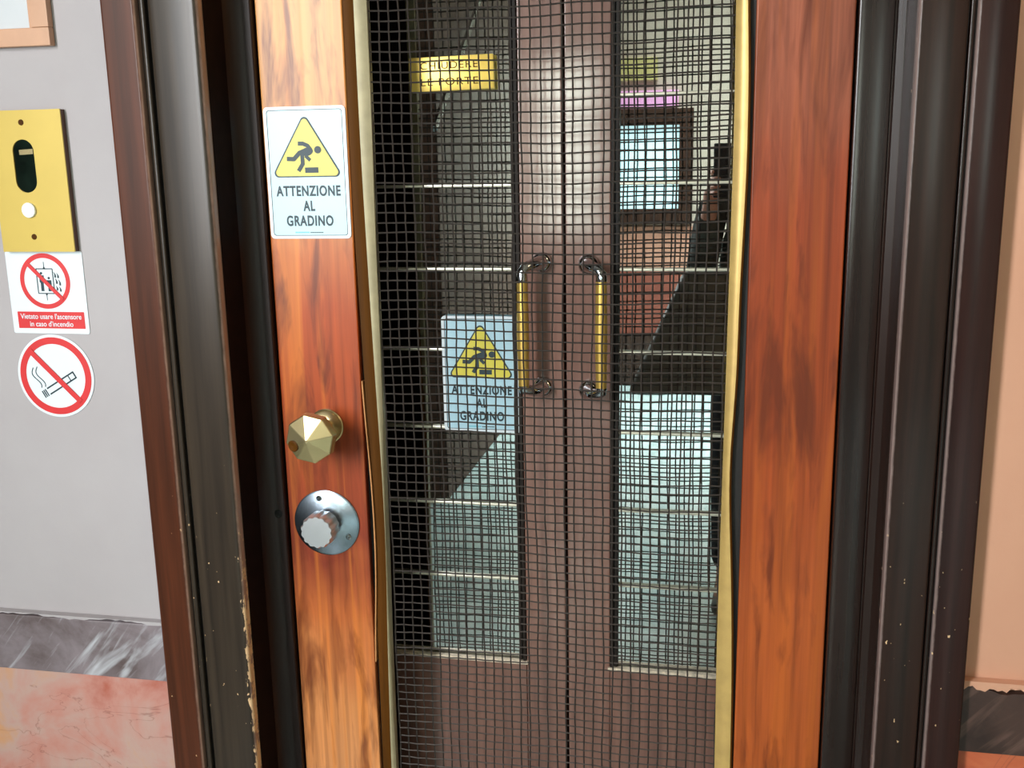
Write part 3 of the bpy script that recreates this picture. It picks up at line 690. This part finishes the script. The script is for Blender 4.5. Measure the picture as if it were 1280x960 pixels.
# framed notice at the top left corner
r = empty('framed_notice', (-0.86, YW, 1.7095), 'tan wooden frame with a plain pale sheet hanging on the grey wall', 'frame')
X0, X1, Z0_, Z1_ = -1.05, -0.6715, 1.7095, 2.05
def frame_bar(ax, a0, a1, b0, b1):
    pass
for (xa, xb, za, zb) in ((X0, X1, Z0_, Z0_+0.024), (X0, X1, Z1_-0.024, Z1_), (X0, X0+0.026, Z0_+0.024, Z1_-0.024), (X1-0.026, X1, Z0_+0.024, Z1_-0.024)):
    o = bbox('frame_bar', xa, xb, YW-0.012, YW, za, zb, M['tan_frame'], r, 0.0015)
bbox('inner_slip', X1-0.033, X1-0.0262, YW-0.006, YW, Z0_+0.0242, Z1_-0.0242, M['tan_frame'], r, 0.001)
bbox('sheet', X0+0.0262, X1-0.0332, YW-0.004, YW-0.001, Z0_+0.0242, Z1_-0.0242, M['paper'], r, 0)

# ================================================================ INNER FOLDING LEAVES
YL = 0.120
def leaf(sgn, label):
    """sgn -1 left leaf, +1 right leaf; the two meet at x = 0"""
    r = empty('lift_car_door', (sgn*0.17, YL, 0.01), label, 'door')
    xe = 0.0018; xin = 0.0668 if sgn < 0 else 0.0690; xo0, xo1 = 0.30, 0.36
    zb = 0.742; zt = 1.98
    def sb(name, a, b, y0, y1, z0, z1, mat, bw=0.0015):
        xa, xb = (a, b) if sgn > 0 else (-b, -a)
        return bbox(name, xa, xb, y0, y1, z0, z1, mat, r, bw)
    sb('stile', xe, xin, YL, YL+0.03, 0.01, 2.1, M['leaf_wood'], 0.0025)
    sb('stile', xo0, xo1, YL, YL+0.03, 0.01, 2.1, M['leaf_wood'])
    sb('rail', xin+0.0002, xo0-0.0002, YL, YL+0.03, 0.01, zb, M['leaf_wood'])
    sb('rail', xin+0.0002, xo0-0.0002, YL, YL+0.03, zt, 2.1, M['leaf_wood'])
    sb('glazing_bead', xin+0.0003, xin+0.0055, YL-0.0025, YL+0.012, zb+0.006, zt, M['leaf_edge'], 0.001)
    sb('glazing_bead', xin+0.0070, xin+0.0120, YL+0.0005, YL+0.012, zb+0.006, zt, M['leaf_edge'], 0.001)
    sb('glazing_ledge', xin-0.003, xo0, YL-0.004, YL+0.006, zb, zb+0.006, M['ledge'], 0.001)
    sb('glass_pane', xin+0.001, xo0-0.001, YL+0.010, YL+0.014, zb+0.0005, zt-0.0005, M['glass'], 0)
    z = 0.8865
    for k in range(6 if sgn < 0 else 7):
        sb('glazing_bar', xin+0.0122, xo0-0.001, YL+0.0035, YL+0.0098, z-0.0022, z+0.0022, M['pane_bar'], 0.0012); z += 0.1246
    # pull handle
    bx = 0.0365 if sgn > 0 else 0.0335
    z1_, z0_ = (1.3935, 1.2035) if sgn > 0 else (1.3965, 1.2066)
    gx = 0.0600 if sgn > 0 else 0.0555
    bm = bmesh.new()
    gz1, gz0 = 1.378, 1.212
    tube(bm, [(sgn*gx, YL-0.045, gz0), (sgn*gx, YL-0.0465, (gz0+gz1)/2), (sgn*gx, YL-0.045, gz1)], [0.0080, 0.0092, 0.0080], 20)
    h = link('handle', bm, M['brass_grip'], r, smooth=True)
    for zz, gz, dz in ((z1_, gz1, 1), (z0_, gz0, -1)):
        bm = bmesh.new(); tube(bm, [(sgn*bx, YL-0.002, zz), (sgn*(bx+0.002), YL-0.022, zz), (sgn*(bx+0.010), YL-0.036, zz-dz*0.001), (sgn*(gx-0.004), YL-0.044, zz-dz*0.004), (sgn*gx, YL-0.046, (zz+gz)/2-dz*0.002), (sgn*gx, YL-0.045, gz-dz*0.004)], [0.0115, 0.0105, 0.0085, 0.0075, 0.0078, 0.0085], 16)
        link('handle_arm', bm, M['chrome'], h, smooth=True)
        bm = bmesh.new(); lathe(bm, [(0.0, 0.0003), (0.0155, 0.0003), (0.0155, 0.004), (0.0135, 0.0085), (0.009, 0.0115), (0.0, 0.0125)], 28, out_of_wall(sgn*bx, YL, zz), cap=False)
        link('handle_boss', bm, M['chrome'], h, smooth=True)
    return r
leaf(-1, 'left brown glazed car door leaf behind the mesh, carrying a step warning sign')
leaf(1, 'right brown glazed car door leaf behind the mesh, without a step warning sign')
# step sign and plate on the left leaf
step_sign(-0.1925, -0.0702, 1.1308, 1.3138, YL+0.0030, 'step warning sign seen through the wire mesh on the left leaf glass')
r = empty('engraved_plate', (-0.163, YL, 1.646), 'small yellow brass plate engraved CHIUDERE LE PORTE behind the mesh', 'plate')
bm = bmesh.new(); box(bm, -0.2262, -0.0995, YL-0.004, YL+0.003, 1.6465, 1.6950); bevel(bm, 0.0012, 2); link('plate', bm, M['brass_bright'], r, smooth=True)
text('lettering', 'CHIUDERE', 0.0105, 0.0860, -0.1660, 1.6775, M['bead_wood'], r, YL-0.0042)
text('lettering', 'LE PORTE', 0.0105, 0.0860, -0.1660, 1.6545, M['bead_wood'], r, YL-0.0042)
r.rotation_euler = (0, math.radians(-0.9), 0)
# ================================================================ PHOTOGRAPHER (reflected in the right pane)
M['jacket'] = plain('dark_jacket', (74, 80, 74), 0.8, var=0.15)
M['trousers'] = plain('dark_trousers', (34, 36, 42), 0.85, var=0.12)
M['skin'] = plain('skin', (196, 146, 122), 0.55, var=0.04)
M['hair'] = plain('dark_hair', (40, 30, 26), 0.6)
M['leather'] = plain('dark_leather', (84, 86, 76), 0.5)
def skin_mesh(name, pts, edges, root, mat, parent, lv=2):
    me = bpy.data.meshes.new(name); me.from_pydata([p[:3] for p in pts], edges, []); me.update()
    o = bpy.data.objects.new(name, me); COL.objects.link(o)
    o.modifiers.new('skin', 'SKIN'); sv = me.skin_vertices[0].data
    for i, p in enumerate(pts):
        r = p[3]; sv[i].radius = r if isinstance(r, tuple) else (r, r)
    sv[root].use_root = True
    if lv: ss = o.modifiers.new('sub', 'SUBSURF'); ss.levels = lv; ss.render_levels = lv
    dg = bpy.context.evaluated_depsgraph_get(); m2 = bpy.data.meshes.new_from_object(o.evaluated_get(dg))
    bpy.data.objects.remove(o); m2.name = name; m2.materials.clear(); m2.materials.append(mat)
    for p in m2.polygons: p.use_smooth = True
    o = bpy.data.objects.new(name, m2); COL.objects.link(o)
    if parent: o.parent = parent; o.location = -parent_world(parent)
    return o
PX, PY = 0.38, -1.82
pr = empty('person', (PX, PY, 0), 'person in dark jacket and trousers holding up a phone, reflected in the right pane', 'person')
J = {'pel': (PX, PY, 0.93), 'bel': (PX, PY, 1.08), 'che': (PX, PY+0.01, 1.28), 'nb': (PX, PY, 1.44), 'nk': (PX, PY+0.01, 1.50), 'hd': (PX, PY+0.03, 1.60), 'ht': (PX, PY+0.02, 1.68)}
def arm(sx, el, wr): return [(PX+sx*0.10, PY, 1.405), (PX+sx*0.175, PY, 1.385), el, wr]
aR = arm(-1, (PX-0.215, PY+0.06, 1.13), (0.200, -1.505, 1.405)); aL = arm(1, (PX+0.20, PY+0.08, 1.14), (0.285, -1.505, 1.405))
def legs(sx): return [(PX+sx*0.09, PY, 0.88), (PX+sx*0.10, PY+0.02, 0.48), (PX+sx*0.10, PY-0.02, 0.09), (PX+sx*0.115, PY+0.13, 0.045)]
lR, lL = legs(-1), legs(1)
def fig(k, hd=True):
    P = []; E = []
    def add(p, r, par=None):
        P.append(tuple(p)+(r,)); i = len(P)-1
        if par is not None: E.append((par, i))
        return i
    return P, E, add
P, E, add = fig(0)
i0 = add(J['pel'], (0.13, 0.09)); i1 = add(J['bel'], (0.11, 0.08), i0); i2 = add(J['che'], (0.13, 0.09), i1); i3 = add(J['nb'], 0.062, i2); i4 = add(J['nk'], 0.052, i3)
i5 = add((PX, PY+0.025, 1.555), (0.062, 0.068), i4); i6 = add((PX, PY+0.02, 1.62), (0.074, 0.088), i5); add((PX, PY+0.015, 1.685), (0.055, 0.062), i6)
for A, sx in ((aR, -1), (aL, 1)):
    a = add(A[0], 0.055, i3); b = add(A[1], 0.050, a); c = add(A[2], 0.038, b); d = add(A[3], 0.024, c)
    e = add((A[3][0]+(0.004 if sx < 0 else -0.004), -1.462, 1.445), 0.028, d)
for L in (lR, lL):
    a = add(L[0], 0.080, i0); b = add(L[1], 0.052, a); c = add(L[2], 0.036, b); add(L[3], 0.032, c)
body = skin_mesh('body', P, E, 0, M['skin'], pr)
P, E, add = fig(0)
i0 = add((PX, PY, 0.80), (0.185, 0.125)); i1 = add((PX, PY, 1.06), (0.165, 0.115), i0); i2 = add(J['che'], (0.165, 0.12), i1); i3 = add((PX, PY, 1.43), 0.075, i2)
for A in (aR, aL):
    a = add(A[0], 0.068, i3); b = add(A[1], 0.062, a); c = add(A[2], 0.052, b); mid = tuple(A[2][k]*0.1+A[3][k]*0.9 for k in range(3)); add(mid, 0.036, c)
skin_mesh('jacket', P, E, 0, M['jacket'], pr)
P, E, add = fig(0)
i0 = add((PX, PY, 0.90), (0.14, 0.10))
for L in (lR, lL):
    a = add(L[0], 0.092, i0); b = add(L[1], 0.068, a); c = add((L[2][0], L[2][1], 0.11), 0.056, b)
skin_mesh('trousers', P, E, 0, M['trousers'], pr)
for L in (lR, lL):
    skin_mesh('shoe', [(L[2][0], L[2][1]-0.03, 0.05, (0.042, 0.048)), (L[2][0], L[2][1]+0.06, 0.045, (0.046, 0.042)), (L[3][0], L[3][1]+0.06, 0.036, (0.042, 0.032))], [(0, 1), (1, 2)], 0, M['leather'], pr)
skin_mesh('hair', [(PX, PY-0.035, 1.60, (0.07, 0.05)), (PX, PY-0.02, 1.67, (0.082, 0.085)), (PX, PY+0.005, 1.715, (0.06, 0.07))], [(0, 1), (1, 2)], 0, M['hair'], pr)
def ellip(name, c, r, mat, parent):
    bm = bmesh.new(); bmesh.ops.create_uvsphere(bm, u_segments=16, v_segments=10, radius=1.0)
    for v in bm.verts: v.co = Vector((c[0]+v.co.x*r[0], c[1]+v.co.y*r[1], c[2]+v.co.z*r[2]))
    return link(name, bm, mat, parent, smooth=True)
fy = PY+0.112
for sx in (-1, 1):
    ellip('eye', (PX+sx*0.031, fy-0.006, 1.612), (0.013, 0.008, 0.008), M['sign_border'], pr)
    ellip('ear', (PX+sx*0.078, PY+0.02, 1.60), (0.010, 0.018, 0.030), M['skin'], pr)
ellip('nose', (PX, fy+0.006, 1.585), (0.013, 0.018, 0.024), M['skin'], pr)
ellip('mouth', (PX, fy-0.010, 1.548), (0.024, 0.008, 0.007), M['sign_red'], pr)
# fingers close round the phone from both sides
for sx, hx in ((-1, 0.204), (1, 0.281)):
    for k in range(4):
        z = 1.437+k*0.019; ln = (0.8, 0.95, 1.0, 0.85)[k]
        skin_mesh('finger', [(hx, -1.455, z, 0.010), (hx+sx*(-0.004), -1.415, z+0.002, 0.0088), (hx-sx*0.012*ln, -1.3985, z+0.003, 0.0080), (hx-sx*0.026*ln, -1.3965, z+0.003, 0.0070)] if k < 3 else
                  [(hx, -1.455, z, 0.010), (hx-sx*0.002, -1.425, z+0.004, 0.0088), (hx-sx*0.006, -1.408, z+0.004, 0.0080)], [(0, 1), (1, 2), (2, 3)] if k < 3 else [(0, 1), (1, 2)], 0, M['skin'], pr, 1)
    skin_mesh('thumb', [(hx, -1.460, 1.445, 0.013), (hx-sx*0.010, -1.432, 1.462, 0.011), (hx-sx*0.020, -1.424, 1.485, 0.009)], [(0, 1), (1, 2)], 0, M['skin'], pr, 1)
ph = empty('phone', (0.2425, -1.413, 1.42), 'black phone held upright in both hands by the reflected person', 'phone')
bbox('phone_body', 0.2065, 0.2785, -1.4165, -1.4085, 1.425, 1.578, M['black'], ph, 0.003)
bag = empty('shoulder_bag', (0.10, PY+0.02, 0.72), 'dark shoulder bag hanging at the reflected person\'s hip', 'bag')
bm = bmesh.new()
v = box(bm, -0.05, 0.27, PY+0.15, PY+0.25, 0.80, 1.19); v[4].co.x = 0.12; v[7].co.x = 0.12; bevel(bm, 0.02, 3)
link('bag_body', bm, M['leather'], bag, smooth=True)
bm = bmesh.new(); tube(bm, [(0.25, PY+0.20, 1.10), (0.30, PY+0.17, 1.25), (0.31, PY+0.13, 1.38), (0.30, PY+0.03, 1.50), (0.30, PY-0.13, 1.42), (0.30, PY-0.16, 1.2)], 0.009, 8)
link('strap', bm, M['leather'], bag, smooth=True)
